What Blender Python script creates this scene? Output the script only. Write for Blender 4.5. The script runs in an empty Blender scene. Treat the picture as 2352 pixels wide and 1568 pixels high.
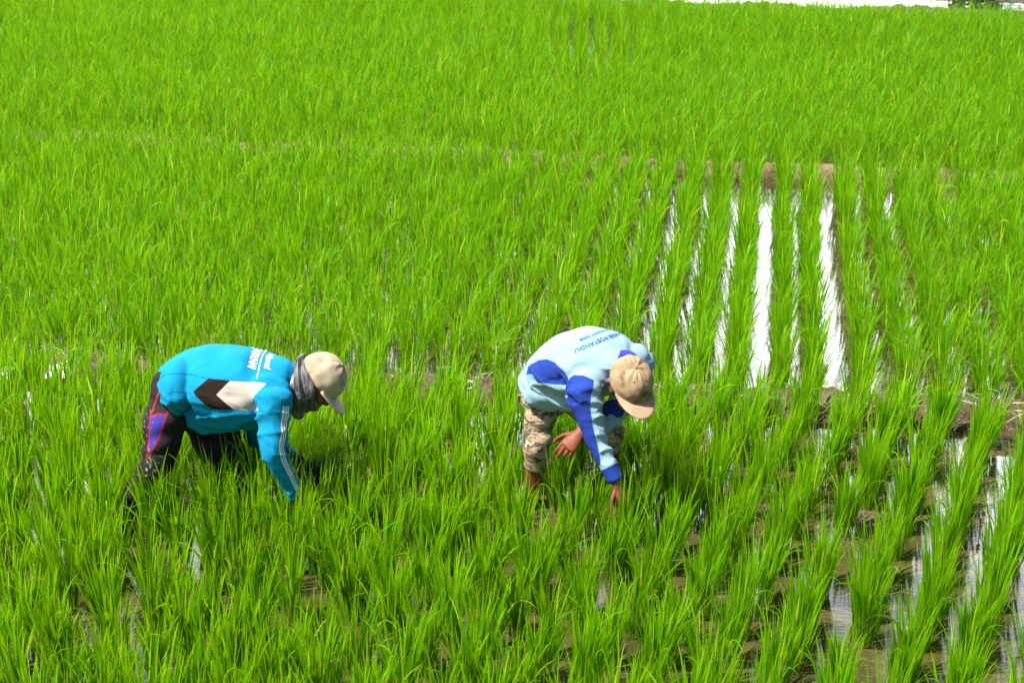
import bpy, bmesh, math, random
import numpy as np
from mathutils import Vector, Matrix, noise
from mathutils.bvhtree import BVHTree
R = math.radians
rng = np.random.default_rng(7); random.seed(7)
scene = bpy.context.scene
COL = scene.collection

# ------------------------------------------------------------------ camera, sky, sun, exposure
FPX, PITCH, CAMH = 1567.0, R(22), 3.26
cam_d = bpy.data.cameras.new('camera'); cam = bpy.data.objects.new('camera', cam_d); COL.objects.link(cam)
cam.location = (0, 0, CAMH); cam.rotation_euler = (math.pi/2 - PITCH, 0, 0)
cam_d.sensor_width = 36; cam_d.lens = FPX/1024*36; cam_d.clip_start = 0.1; cam_d.clip_end = 2000
cam_d.dof.use_dof = True; cam_d.dof.focus_distance = 6.75; cam_d.dof.aperture_fstop = 5.0
scene.camera = cam
SUN_EL, SUN_AZ = R(60), R(-112)          # azimuth measured from +Y towards +X
sd = Vector((math.sin(SUN_AZ)*math.cos(SUN_EL), math.cos(SUN_AZ)*math.cos(SUN_EL), math.sin(SUN_EL)))
w = bpy.data.worlds.new("World"); scene.world = w; w.use_nodes = True
nt = w.node_tree; N = nt.nodes; LK = nt.links; N.clear()
sky = N.new('ShaderNodeTexSky'); sky.sky_type = 'NISHITA'; sky.sun_disc = False
sky.sun_elevation = SUN_EL; sky.sun_rotation = SUN_AZ; sky.dust_density = 2.5
tc = N.new('ShaderNodeTexCoord'); mp = N.new('ShaderNodeMapping'); mp.inputs['Scale'].default_value = (1.0, 1.0, 2.2)
ns = N.new('ShaderNodeTexNoise'); ns.inputs['Scale'].default_value = 1.6; ns.inputs['Detail'].default_value = 6
cr = N.new('ShaderNodeMapRange'); cr.inputs['From Min'].default_value = 0.30; cr.inputs['From Max'].default_value = 0.50
sep = N.new('ShaderNodeSeparateXYZ')
low = N.new('ShaderNodeMapRange'); low.inputs['From Min'].default_value = 0.57; low.inputs['From Max'].default_value = 0.42
lo2 = N.new('ShaderNodeMapRange'); lo2.inputs['From Min'].default_value = 0.20; lo2.inputs['From Max'].default_value = 0.29; mul3 = N.new('ShaderNodeMath'); mul3.operation = 'MULTIPLY'
frt = N.new('ShaderNodeMapRange'); frt.inputs['From Min'].default_value = 0.66; frt.inputs['From Max'].default_value = 0.80
mul2 = N.new('ShaderNodeMath'); mul2.operation = 'MULTIPLY'
mul = N.new('ShaderNodeMath'); mul.operation = 'MULTIPLY'
mix = N.new('ShaderNodeMix'); mix.data_type = 'RGBA'
mix.inputs['B'].default_value = (68.0, 70.0, 73.0, 1)       # unseen bright cloud bank, added low ahead so the water gaps reflect white
bg = N.new('ShaderNodeBackground'); bg.inputs['Strength'].default_value = 0.06
out = N.new('ShaderNodeOutputWorld')
LK.new(tc.outputs['Generated'], mp.inputs['Vector']); LK.new(mp.outputs['Vector'], ns.inputs['Vector'])
LK.new(ns.outputs['Fac'], cr.inputs['Value']); LK.new(tc.outputs['Generated'], sep.inputs[0]); LK.new(sep.outputs['Z'], low.inputs['Value'])
LK.new(cr.outputs['Result'], mul.inputs[0]); LK.new(low.outputs['Result'], mul.inputs[1])
LK.new(sep.outputs['Y'], frt.inputs['Value']); LK.new(mul.outputs[0], mul2.inputs[0]); LK.new(frt.outputs['Result'], mul2.inputs[1]); LK.new(sep.outputs['Z'], lo2.inputs['Value']); LK.new(mul2.outputs[0], mul3.inputs[0]); LK.new(lo2.outputs['Result'], mul3.inputs[1]); LK.new(mul3.outputs[0], mix.inputs['Factor']); LK.new(sky.outputs['Color'], mix.inputs['A'])
LK.new(mix.outputs['Result'], bg.inputs['Color']); LK.new(bg.outputs[0], out.inputs['Surface'])
sl = bpy.data.lights.new('sun', 'SUN'); sl.energy = 5.0; sl.angle = R(0.5); sl.color = (1.0, 0.95, 0.86)
so = bpy.data.objects.new('sun', sl); COL.objects.link(so); so.rotation_euler = sd.to_track_quat('Z', 'Y').to_euler(); so.location = sd*30
scene.view_settings.view_transform = 'Standard'; scene.view_settings.look = 'None'
scene.view_settings.exposure = 1.08; scene.view_settings.gamma = 1

# ------------------------------------------------------------------ helpers
CT, ST = math.cos(PITCH), math.sin(PITCH)
def at(px, py, Y):
    """point of the place seen at photo position px,py (1024 wide) standing at distance Y"""
    x = (px-512)/FPX; y = -(py-341)/FPX
    d = Vector((x, CT+y*ST, -ST+y*CT)); t = Y/d.y
    return Vector((d.x*t, Y, CAMH+d.z*t))
def ground_at(px, py, z=0.0):
    x = (px-512)/FPX; y = -(py-341)/FPX
    d = Vector((x, CT+y*ST, -ST+y*CT)); t = (z-CAMH)/d.z
    return Vector((d.x*t, d.y*t, z))
def link(o, parent=None):
    COL.objects.link(o)
    if parent: o.parent = parent
    return o
def tag(o, label=None, cat=None, group=None, kind=None):
    if label: o['label'] = label
    if cat: o['category'] = cat
    if group: o['group'] = group
    if kind: o['kind'] = kind
    return o
def empty(name, loc=(0, 0, 0)):
    o = bpy.data.objects.new(name, None); o.location = loc; o.empty_display_size = .1
    return link(o)
def from_bm(name, bm, m, parent=None, smooth=True):
    me = bpy.data.meshes.new(name); bm.normal_update(); bm.to_mesh(me); bm.free()
    if smooth: me.polygons.foreach_set('use_smooth', [True]*len(me.polygons))
    if m: me.materials.append(m)
    return attach(bpy.data.objects.new(name, me), parent)
def attach(o, parent):
    link(o, parent)
    if parent:                              # meshes are modelled in world coordinates
        o.matrix_parent_inverse = Matrix.Translation(-wloc(parent))
    return o
def wloc(p):
    v = Vector((0, 0, 0))
    if p.type == 'EMPTY': v = p.location.copy()
    return v
def np_mesh(name, v, quads, attrs=None, smooth=True):
    me = bpy.data.meshes.new(name)
    nv, nq = len(v), len(quads)
    me.vertices.add(nv); me.vertices.foreach_set('co', np.ascontiguousarray(v, dtype=np.float32).ravel())
    me.loops.add(nq*4); me.loops.foreach_set('vertex_index', np.ascontiguousarray(quads, dtype=np.int32).ravel())
    me.polygons.add(nq); me.polygons.foreach_set('loop_start', np.arange(0, nq*4, 4, dtype=np.int32))
    try: me.polygons.foreach_set('loop_total', np.full(nq, 4, dtype=np.int32))
    except Exception: pass
    me.polygons.foreach_set('use_smooth', np.full(nq, smooth))
    me.update(calc_edges=True)
    for k, a in (attrs or {}).items():
        set_attr(me, k, a)
    return me
def set_attr(me, k, a):
    at_ = me.attributes.new(k, 'FLOAT', 'POINT'); at_.data.foreach_set('value', np.ascontiguousarray(a, dtype=np.float32))
def verts_np(me):
    v = np.empty(len(me.vertices)*3, dtype=np.float32); me.vertices.foreach_get('co', v); return v.reshape(-1, 3).astype(np.float64)
def norms_np(me):
    v = np.empty(len(me.vertices)*3, dtype=np.float32); me.vertices.foreach_get('normal', v); return v.reshape(-1, 3).astype(np.float64)
def vnoise(p, s, off=0.0):
    o = Vector((off, off*1.7, -off))
    return np.array([noise.noise(Vector((q[0]*s, q[1]*s, q[2]*s))+o) for q in p])

# ------------------------------------------------------------------ node helpers
class Mat:
    def __init__(s, name):
        s.m = bpy.data.materials.new(name); s.m.use_nodes = True
        s.t = s.m.node_tree; s.t.nodes.clear(); s.out = s.n('ShaderNodeOutputMaterial')
    def n(s, kind, **kw):
        nd = s.t.nodes.new(kind)
        for k, v in kw.items():
            if k in nd.inputs.keys(): nd.inputs[k].default_value = v
            else: setattr(nd, k, v)
        return nd
    def l(s, a, b): s.t.links.new(a, b)
    def attr(s, name): return s.n('ShaderNodeAttribute', attribute_name=name).outputs['Fac']
    def mixc(s, fac, a, b):
        m = s.n('ShaderNodeMix', data_type='RGBA')
        for k, v in (('Factor', fac), ('A', a), ('B', b)):
            i = m.inputs[k] if k != 'Factor' else m.inputs[0]
            if k == 'A': i = m.inputs[6]
            if k == 'B': i = m.inputs[7]
            if isinstance(v, (tuple, list)): i.default_value = (*v[:3], 1)
            elif isinstance(v, (int, float)): i.default_value = v
            else: s.l(v, i)
        return m.outputs[2]
    def rng(s, v, a, b, c=0.0, d=1.0):
        m = s.n('ShaderNodeMapRange'); s.l(v, m.inputs[0])
        for i, x in zip((1, 2, 3, 4), (a, b, c, d)): m.inputs[i].default_value = x
        return m.outputs[0]
    def math(s, op, a, b=None):
        m = s.n('ShaderNodeMath', operation=op)
        for i, v in ((0, a), (1, b)):
            if v is None: continue
            if isinstance(v, (int, float)): m.inputs[i].default_value = v
            else: s.l(v, m.inputs[i])
        return m.outputs[0]
    def noise(s, scale, detail=4, stretch=None, coord='Object', rough=.5):
        t = s.n('ShaderNodeTexCoord').outputs[coord]
        if stretch:
            mp = s.n('ShaderNodeMapping'); mp.inputs['Scale'].default_value = stretch; s.l(t, mp.inputs[0]); t = mp.outputs[0]
        x = s.n('ShaderNodeTexNoise', Scale=scale, Detail=detail, Roughness=rough); s.l(t, x.inputs['Vector']); return x.outputs['Fac']
    def bump(s, h, strength, dist=.01):
        b = s.n('ShaderNodeBump', Strength=strength, Distance=dist); s.l(h, b.inputs['Height']); return b.outputs[0]
    def pbr(s, col, rough=.8, spec=.3, normal=None, **kw):
        p = s.n('ShaderNodeBsdfPrincipled')
        for k, v in (('Base Color', col), ('Roughness', rough), ('Specular IOR Level', spec)):
            if isinstance(v, (tuple, list)): p.inputs[k].default_value = (*v[:3], 1)
            elif isinstance(v, (int, float)): p.inputs[k].default_value = v
            else: s.l(v, p.inputs[k])
        for k, v in kw.items(): p.inputs[k].default_value = v
        if normal: s.l(normal, p.inputs['Normal'])
        return p.outputs[0]
    def done(s, sh): s.l(sh, s.out.inputs[0]); return s.m

def leaf_mat(name, base, mid, top, dry, transl=.42):
    m = Mat(name); t = m.attr('t'); r = m.attr('rnd')
    c = m.mixc(m.rng(t, 0.02, .30), base, mid); c = m.mixc(m.rng(t, .45, 1.0), c, top)
    c = m.mixc(m.rng(r, .0, .8), c, m.mixc(.68, c, (mid[0]*.25, mid[1]*.46, mid[2]*.7)))
    c = m.mixc(m.rng(r, .92, .97), c, dry)
    oi = m.n('ShaderNodeObjectInfo').outputs['Random']
    hs = m.n('ShaderNodeHueSaturation'); m.l(c, hs.inputs['Color']); m.l(m.rng(oi, 0, 1, .86, 1.12), hs.inputs['Value'])
    c = hs.outputs[0]
    p = m.pbr(c, .48, .2)
    tr = m.n('ShaderNodeBsdfTranslucent'); m.l(m.mixc(.5, c, (min(1, top[0]*1.35), min(1, top[1]*1.25), top[2]*.8)), tr.inputs[0])
    mx = m.n('ShaderNodeMixShader'); mx.inputs[0].default_value = transl; m.l(p, mx.inputs[1]); m.l(tr.outputs[0], mx.inputs[2])
    return m.done(mx.outputs[0])
M_LEAF = leaf_mat('rice_leaf', (.32, .42, .02), (.098, .335, .002), (.28, .54, .004), (.38, .50, .03), .50)
M_DARKLEAF = leaf_mat('seedling_leaf', (.10, .22, .03), (.03, .13, .012), (.05, .18, .015), (.10, .2, .03), .25)
M_WEED = leaf_mat('weed_leaf', (.30, .36, .07), (.16, .34, .03), (.26, .42, .05), (.46, .40, .16))
M_STRAW = leaf_mat('straw', (.62, .55, .36), (.66, .58, .40), (.70, .62, .44), (.78, .72, .56), .15)
def mud_mat(name='mud', k=1.0):
    m = Mat(name); a = m.noise(9, 8, rough=.65); b = m.noise(45, 6, rough=.7); d = m.noise(2.5, 3)
    c = m.mixc(m.rng(a, .38, .64), tuple(x*k for x in (.055, .034, .020)), tuple(x*k for x in (.15, .108, .068))); c = m.mixc(m.rng(b, .55, .72), c, tuple(x*min(k, 1.5) for x in (.33, .24, .16)))
    c = m.mixc(m.rng(d, .55, .7), c, (.12, .11, .045))
    return m.done(m.pbr(c, .8, .25, m.bump(b, .9, .02)))
M_MUD = mud_mat(); M_DRY = mud_mat('dry_mud', 2.1)
def water_mat():
    m = Mat('paddy_water')
    big = m.noise(3.0, 4); fl = m.noise(26, 6, (1, 4.5, 1), rough=.65); pat = m.noise(1.7, 3)
    film = m.math('MULTIPLY', m.rng(fl, .56, .62), m.rng(pat, .42, .6))
    c = m.mixc(m.rng(big, .35, .65), (.040, .037, .011), (.072, .064, .021))
    c = m.mixc(film, c, (.15, .125, .05))
    rip = m.noise(17, 5, (1, 2.4, 1)); rough = m.rng(film, 0, 1, .035, .45)
    return m.done(m.pbr(c, rough, .5, m.bump(rip, .05, .01), IOR=1.55))
M_WATER = water_mat()
def cloth_mat(name, col, rough=.85, weave=900, mottle=.12):
    m = Mat(name); a = m.noise(14, 4)
    c = m.mixc(m.rng(a, .3, .7), tuple(x*(1-mottle) for x in col), tuple(min(1, x*(1+mottle)) for x in col))
    return m.done(m.pbr(c, rough, .2, m.bump(m.noise(weave, 2), .15, .002)))
def plain(name, col, rough=.6, spec=.3):
    m = Mat(name); a = m.noise(30, 4); c = m.mixc(m.rng(a, .3, .7), tuple(x*.85 for x in col), tuple(min(1, x*1.12) for x in col))
    return m.done(m.pbr(c, rough, spec))
def skin_mat():
    m = Mat('skin'); a = m.noise(38, 5); b = m.noise(160, 4)
    c = m.mixc(m.rng(a, .35, .65), (.155, .040, .019), (.24, .070, .031))
    return m.done(m.pbr(c, .52, .4, m.bump(b, .35, .004), **{'Subsurface Weight': .06}))
M_SKIN = skin_mat()
M_EYE = plain('eye', (.55, .5, .45), .2, .5)

# ------------------------------------------------------------------ the setting
AZ = R(9.3)                                    # the rows of the farther paddies run a little to the right
EA = np.array([math.cos(AZ), -math.sin(AZ)]); EB = np.array([math.sin(AZ), math.cos(AZ)])
def bund_b(a, k): return (7.24 + .045*(a+1.0), 11.56, 18.15)[k]
def axis(lo, hi, step, far):
    s = list(np.arange(lo, hi, step)); o = [hi+step]; g = step
    while o[-1] < far: g *= 1.6; o.append(o[-1]+g)
    n = [lo-step]; g = step
    while n[-1] > -far: g *= 1.6; n.append(n[-1]-g)
    return np.array(n[::-1]+s+o)
gx = axis(-4.2, 4.2, .06, 500); gy = axis(3.4, 9.0, .06, 600)
X, Yg = np.meshgrid(gx, gy)
pts = np.stack([X.ravel(), Yg.ravel(), np.zeros(X.size)], 1)
near = (np.abs(pts[:, 0]) < 9) & (pts[:, 1] > 2) & (pts[:, 1] < 24)
z = np.full(len(pts), -.06)
pn = pts[near]
z[near] += .05*vnoise(pn, 2.1, 3.3) + .028*vnoise(pn, 7, 1.2) + .012*vnoise(pn, 19, 8)
for px, py, r, hgt in ((868, 520, .16, .075), (640, 545, .12, .055), (930, 470, .14, .06), (345, 610, .15, .07), (300, 585, .12, .05), (455, 580, .12, .04), (1005, 445, .25, .07), (760, 575, .10, .05)):
    g = ground_at(px, py); z += hgt*np.exp(-((pts[:, 0]-g.x)**2+(pts[:, 1]-g.y)**2)/r**2)
bb = pts[:, 0]*EB[0]+pts[:, 1]*EB[1]
z += np.clip((bb-18.1)/.3, 0, 1)*.09
pts[:, 2] = z
ny, nx = X.shape
idx = np.arange(ny*nx).reshape(ny, nx)
q = np.stack([idx[:-1, :-1].ravel(), idx[:-1, 1:].ravel(), idx[1:, 1:].ravel(), idx[1:, :-1].ravel()], 1)
me = np_mesh('ground', pts, q); me.materials.append(M_MUD)
tag(link(bpy.data.objects.new('ground', me)), kind='structure')
def strip(name, a0, a1, b0, b1, zz, m):
    c = [EA*a+EB*b for a, b in ((a0, b0), (a1, b0), (a1, b1), (a0, b1))]
    me = np_mesh(name, np.array([[p[0], p[1], zz] for p in c]), np.array([[0, 1, 2, 3]]), smooth=False); me.materials.append(m)
    return tag(link(bpy.data.objects.new(name, me)), kind='structure')
strip('water', -14, 14, 0.5, 18.15, 0.0, M_WATER)
mc = Mat('concrete'); a_ = mc.noise(1.5, 5); M_CONC = mc.done(mc.pbr(mc.mixc(mc.rng(a_, .3, .7), (.66, .64, .60), (.80, .78, .74)), .85, .2, mc.bump(mc.noise(60, 4), .2, .004)))
strip('path', -40, 40, 18.4, 21.6, 0.065, M_CONC)

strip('verge', -40, 40, 19.14, 19.6, 0.075, M_MUD)
def bund(name, k, width, height, seed, lo, hi, m=None):
    na, nb = int((hi-lo)/.016), 34
    A = np.linspace(lo, hi, na); B = np.linspace(-.5, .5, nb)
    AA, BB = np.meshgrid(A, B)
    b0 = np.array([bund_b(a, k) for a in AA.ravel()])
    wv = 1+.25*np.sin(AA.ravel()*1.3+seed)+.12*np.sin(AA.ravel()*4.1+seed*2)
    prof = np.clip(np.cos(BB.ravel()*math.pi), 0, 1)**.6
    p = np.stack([AA.ravel(), BB.ravel()*width*wv, np.zeros(AA.size)], 1)
    hn = 1+.35*vnoise(p, 1.8, seed)
    zz = -.05+(height*hn+.05)*prof + prof*(.024*vnoise(p, 9, seed+2)+.026*vnoise(p, 22, seed+5)+.016*vnoise(p, 48, seed+7))
    b = b0 + p[:, 1] + .03*vnoise(p, 5, seed+9)
    xy = AA.ravel()[:, None]*EA + b[:, None]*EB
    idx = np.arange(AA.size).reshape(nb, na)
    q = np.stack([idx[:-1, :-1].ravel(), idx[:-1, 1:].ravel(), idx[1:, 1:].ravel(), idx[1:, :-1].ravel()], 1)
    me = np_mesh(name, np.column_stack([xy, zz]), q); me.materials.append(m or M_MUD)
    return tag(link(bpy.data.objects.new(name, me)), kind='structure')
bund('mud_bank', 0, .30, .085, 1.3, -6.5, 5)
bund('mud_bank', 1, .22, .092, 5.1, -7.5, 6.5, M_DRY)
bund('mud_bank', 2, .40, .14, 9.7, -12, 9)

# ------------------------------------------------------------------ rice
def blades(base, az, tilt0, curve, length, width, twist, rnd, nseg, t0=None):
    n = len(base); t = np.linspace(0, 1, nseg+1)
    tm = (t[:-1]+t[1:])/2
    tilt = tilt0[:, None]+curve[:, None]*tm[None, :]**2
    st = (length/nseg)[:, None]
    hx = np.concatenate([np.zeros((n, 1)), np.cumsum(np.sin(tilt)*st, 1)], 1)
    hz = np.concatenate([np.zeros((n, 1)), np.cumsum(np.cos(tilt)*st, 1)], 1)
    d = np.stack([np.cos(az), np.sin(az)], 1)
    cen = np.stack([base[:, 0:1]+hx*d[:, 0:1], base[:, 1:2]+hx*d[:, 1:2], base[:, 2:3]+hz], 2)
    prof = np.minimum(1, .45+t*2.2)*np.clip(1-t**2.4, 0.03, 1)
    tw = twist[:, None]+.6*t[None, :]
    ct, sn = np.cos(tw), np.sin(tw)
    px, py = -d[:, 1:2], d[:, 0:1]
    ti = np.concatenate([tilt, tilt[:, -1:]], 1)
    wx = ct*px - sn*np.cos(ti)*d[:, 0:1]; wy = ct*py - sn*np.cos(ti)*d[:, 1:2]; wz = sn*np.sin(ti)
    W = np.stack([wx, wy, wz], 2)*(prof[None, :]*width[:, None]*.5)[:, :, None]
    v = np.stack([cen-W, cen+W], 2).reshape(-1, 3)
    i0 = (np.arange(n)[:, None]*(nseg+1)*2+np.arange(nseg)[None, :]*2).ravel()
    q = np.stack([i0, i0+1, i0+3, i0+2], 1)
    tt = np.repeat(np.tile(t, n), 2) if t0 is None else np.repeat((t0[:, None]+(1-t0[:, None])*t[None, :]).ravel(), 2)
    rr = np.repeat(rnd, (nseg+1)*2)
    return v, q, tt, rr
def hill_blades(cx, cy, nb, hscale, spread, nseg, lean=(.05, .0), fan=1.0, wsc=1.0, lsc=1.0):
    """leaves of one rice hill: upright tillers fanning out of a tight base"""
    a = rng.uniform(0, 2*math.pi, nb); r = spread*np.sqrt(rng.uniform(0, 1, nb))
    h0 = hscale*rng.uniform(.0, .15+(1-lsc)*.36, nb)                  # leaves leave their stem at different heights
    base = np.stack([cx+r*np.cos(a)*(1+h0*3*fan), cy+r*np.sin(a)*(1+h0*3*fan), h0-.02], 1)
    az = a+rng.normal(0, .7, nb)
    tilt = np.abs(rng.normal(.02, .10, nb))*fan+r/spread*.10*fan
    cur = np.abs(rng.normal(.08, .26, nb))*fan; ar = rng.uniform(0, 1, nb) < .07; cur[ar] += rng.uniform(.6, 1.8, ar.sum())
    L = hscale*lsc*rng.uniform(.17, .31, nb); wd = rng.uniform(.0065, .0125, nb)*wsc
    # a common lean
    vx = np.sin(tilt)*np.cos(az)+lean[0]; vy = np.sin(tilt)*np.sin(az)+lean[1]
    az = np.arctan2(vy, vx); tilt = np.arcsin(np.clip(np.hypot(vx, vy), 0, .95))
    v, q, t, rd = blades(base, az, tilt, cur, L, wd, rng.uniform(-1.2, 1.2, nb), rng.uniform(0, 1, nb), nseg)
    k = max(4, nb//4)                       # pale sheaths at the foot
    a = rng.uniform(0, 2*math.pi, k); r = spread*.9*np.sqrt(rng.uniform(0, 1, k))
    b2 = np.stack([cx+r*np.cos(a), cy+r*np.sin(a), np.full(k, -.02)], 1)
    v2, q2, t2, r2 = blades(b2, a, np.abs(rng.normal(.05, .08, k)), np.zeros(k), hscale*rng.uniform(.12, .24, k), rng.uniform(.004, .007, k), rng.uniform(-1, 1, k), rng.uniform(0, .9, k), 2)
    return np.vstack([v, v2]), np.vstack([q, q2+len(v)]), np.concatenate([t, t2*.22]), np.concatenate([rd, r2])
def merge(lst):
    off = 0; V, Q, T, Rr = [], [], [], []
    for v, q, t, r in lst:
        V.append(v); Q.append(q+off); T.append(t); Rr.append(r); off += len(v)
    return np.vstack(V), np.vstack(Q), np.concatenate(T), np.concatenate(Rr)
PROTO = []
for i in range(12):
    v, q, t, r = hill_blades(0, 0, int(rng.integers(56, 74)), 1.0, rng.uniform(.028, .042), 6, lean=(rng.uniform(-.03, .05), rng.uniform(-.04, .03)), fan=1.0)
    me = np_mesh('rice_clump', v, q, {'t': t, 'rnd': r}); me.materials.append(M_LEAF); PROTO.append(me)
# nearest paddy: rows run more to the right
AZ1 = R(22.5); E1 = np.array([math.cos(AZ1), -math.sin(AZ1)]); E2 = np.array([math.sin(AZ1), math.cos(AZ1)])
g0 = ground_at(925, 632); a0 = g0.x*E1[0]+g0.y*E1[1]
def proj(p):
    zc = p[1]*CT+(CAMH-p[2])*ST; yc = -p[1]*ST*-1
    up = p[1]*ST+(p[2]-CAMH)*CT
    return 512+FPX*p[0]/zc, 341-FPX*up/zc
keep_out = []                                # feet and trampled spots
for px, py, r in ((122, 517, .05), (200, 520, .07), (528, 516, .13), (600, 505, .09), (868, 520, .10), (330, 600, .05), (468, 398, .12), (473, 412, .10), (474, 428, .07), (110, 505, .0)):
    g = ground_at(px, py); keep_out.append((g.x, g.y, r))
near_pts, margin_pts = [], []
for i in range(-40, 40):
    for j in range(-30, 60):
        p = E1*(a0+i*.207+rng.normal(0, .016)) + E2*(j*.172+ (i*.37 % 1)*.2 + rng.normal(0, .035))
        b = p@EB; a = p@EA
        if b > bund_b(a, 0)-(.12+.08*min(1, max(0, a))) or p[1] < 3.3 or abs(p[0]) > 4.6: continue
        if any(math.hypot(p[0]-x, p[1]-y) < r for x, y, r in keep_out): continue
        if rng.uniform() < .012: continue
        u0, v0 = proj((p[0], p[1], .0)); u1, v1 = proj((p[0], p[1], .42))
        if -45 < u0 < 1069 and v1 < 672 : near_pts.append((p[0], p[1], v1))
        else: margin_pts.append((p[0], p[1]))
near_pts.sort(key=lambda s: s[1])
print('near hills', len(near_pts), 'margin', len(margin_pts))
margin_pts += [s[:2] for s in near_pts[300:]]; near_pts = near_pts[:300]
for k, (x, y, _) in enumerate(near_pts):
    o = bpy.data.objects.new('rice_clump', PROTO[k % len(PROTO)])
    s = rng.uniform(.88, 1.12); o.location = (x, y, 0); o.rotation_euler = (0, 0, rng.uniform(-.9, .9)); g_ = .88 if x > .75 else 1.04; o.scale = (g_*s*rng.uniform(.9, 1.12), g_*s*rng.uniform(.9, 1.12), s*rng.uniform(.92, 1.1))
    tag(link(o), 'clump of bright green rice leaves rooted in the muddy water of the near paddy', 'rice plant', 'rice clumps planted in the near paddy')
L_ = [hill_blades(x, y, 55, rng.uniform(.9, 1.1), .045, 5) for x, y in margin_pts]
sparse = lambda a: max(math.exp(-((a-.2)/.72)**2), .72*math.exp(-((a+.1)/2.0)**2))
for i in range(-34, 30):                      # middle paddy
    a = .16+i*.21+{0: .013, -1: -.012, 1: -.014}.get(i, 0)+rng.normal(0, .006); rf = rng.uniform(.85, 1.15)
    for j in range(0, 26):
        aa = a+rng.normal(0, .012)
        lo, hi = bund_b(aa, 0)+.14, bund_b(aa, 1)-.17
        b = lo+j*.18+rng.normal(0, .02)
        if b > hi or rng.uniform() < .01: continue
        p = EA*aa+EB*b; sp = sparse(aa)
        L_.append(hill_blades(p[0], p[1], int(72-12*sp), rng.uniform(.82, 1.12), .058-.026*sp, 5, lean=(rng.normal(.005, .03), rng.normal(0, .03)), fan=(1.6-.55*sp)*rf*rng.uniform(.75, 1.25), wsc=.85, lsc=.78))
AZ3 = R(2.7); E31 = np.array([math.cos(AZ3), -math.sin(AZ3)]); E32 = np.array([math.sin(AZ3), math.cos(AZ3)])
g3 = ground_at(590, 40); a3c = g3.x*E31[0]+g3.y*E31[1]
for i in range(-56, 56):                      # far paddies, rows turned again
    for j in range(0, 60):
        a3 = a3c+.1+i*.2+rng.normal(0, .012); p = E31*a3+E32*(9.6+j*.165+rng.normal(0, .03))
        aa, b = p@EA, p@EB
        if b < bund_b(aa, 1)+.05 or b > 18.0 or abs(p[0]) > 1.6+p[1]*.40: continue
        q_ = math.exp(-((a3-a3c)/.75)**2)*.8*(1 if 14.7 < b < 17.2 else 0)
        L_.append(hill_blades(p[0], p[1], int(62-14*q_), rng.uniform(.85, 1.12)*(.7 if b > 17.5 and aa > -1.0 else 1), .08-.05*q_, 4, lean=(rng.normal(.01, .04)*(1-.7*q_), rng.normal(0, .04)), fan=1.8-1.1*q_, wsc=.8, lsc=.72))
v, q, t, r = merge(L_)
me = np_mesh('rice_crop', v, q, {'t': t, 'rnd': r}); me.materials.append(M_LEAF)
tag(link(bpy.data.objects.new('rice_crop', me)), 'dense bright green rice crop in rows beyond the low mud bank', 'rice crop', kind='stuff')
print('crop quads', len(q))
# low weeds on the water, straw and weeds on the bunds
def scatter(name, pts_, nb, lr, wr, tl, m, label, cat):
    n = len(pts_)*nb; c = np.repeat(np.array(pts_), nb, 0)
    base = c.copy(); base[:, :2] += rng.normal(0, .03, (n, 2))
    a = rng.uniform(0, 2*math.pi, n)
    v, q, t, r = blades(base, a, rng.uniform(*tl, n), np.abs(rng.normal(.1, .4, n)), rng.uniform(*lr, n), rng.uniform(*wr, n), rng.uniform(-1.2, 1.2, n), rng.uniform(0, 1, n), 4)
    me = np_mesh(name, v, q, {'t': t, 'rnd': r}); me.materials.append(m)
    return tag(link(bpy.data.objects.new(name, me)), label, cat, kind='stuff')
wp = []
for px, py, n in ((865, 515, 16), (930, 468, 14), (960, 480, 12), (700, 470, 8), (690, 520, 8), (640, 560, 6), (1000, 500, 12), (830, 455, 8), (780, 540, 5), (300, 590, 6)):
    g = ground_at(px, py)
    for _ in range(n): wp.append((g.x+rng.normal(0, .16), g.y+rng.normal(0, .12), .0))
for _ in range(150):
    p = EA*rng.uniform(-4.5, 3.6); p = p+EB*(bund_b(p@EA, 0)+rng.normal(.05, .15)); wp.append((p[0], p[1], .02))
scatter('weeds', wp, 9, (.05, .16), (.002, .005), (.1, 1.0), M_WEED, 'fine pale green weeds sprouting from the mud between the rice clumps', 'weeds')
sp_ = []
for _ in range(150):
    a = rng.uniform(-5, 3.8); p = EA*a+EB*(bund_b(a, 0)+rng.normal(-.02, .10)); sp_.append((p[0], p[1], .075+rng.uniform(0, .03)))
for _ in range(60):
    a = rng.uniform(-4.4, -3.2); p = EA*a+EB*(bund_b(a, 0)+rng.normal(.02, .10)); sp_.append((p[0], p[1], .10))
scatter('dry_straw', sp_, 2, (.05, .15), (.003, .006), (1.25, 1.6), M_STRAW, 'pale dry straw lying along the low mud bank', 'straw')

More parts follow.
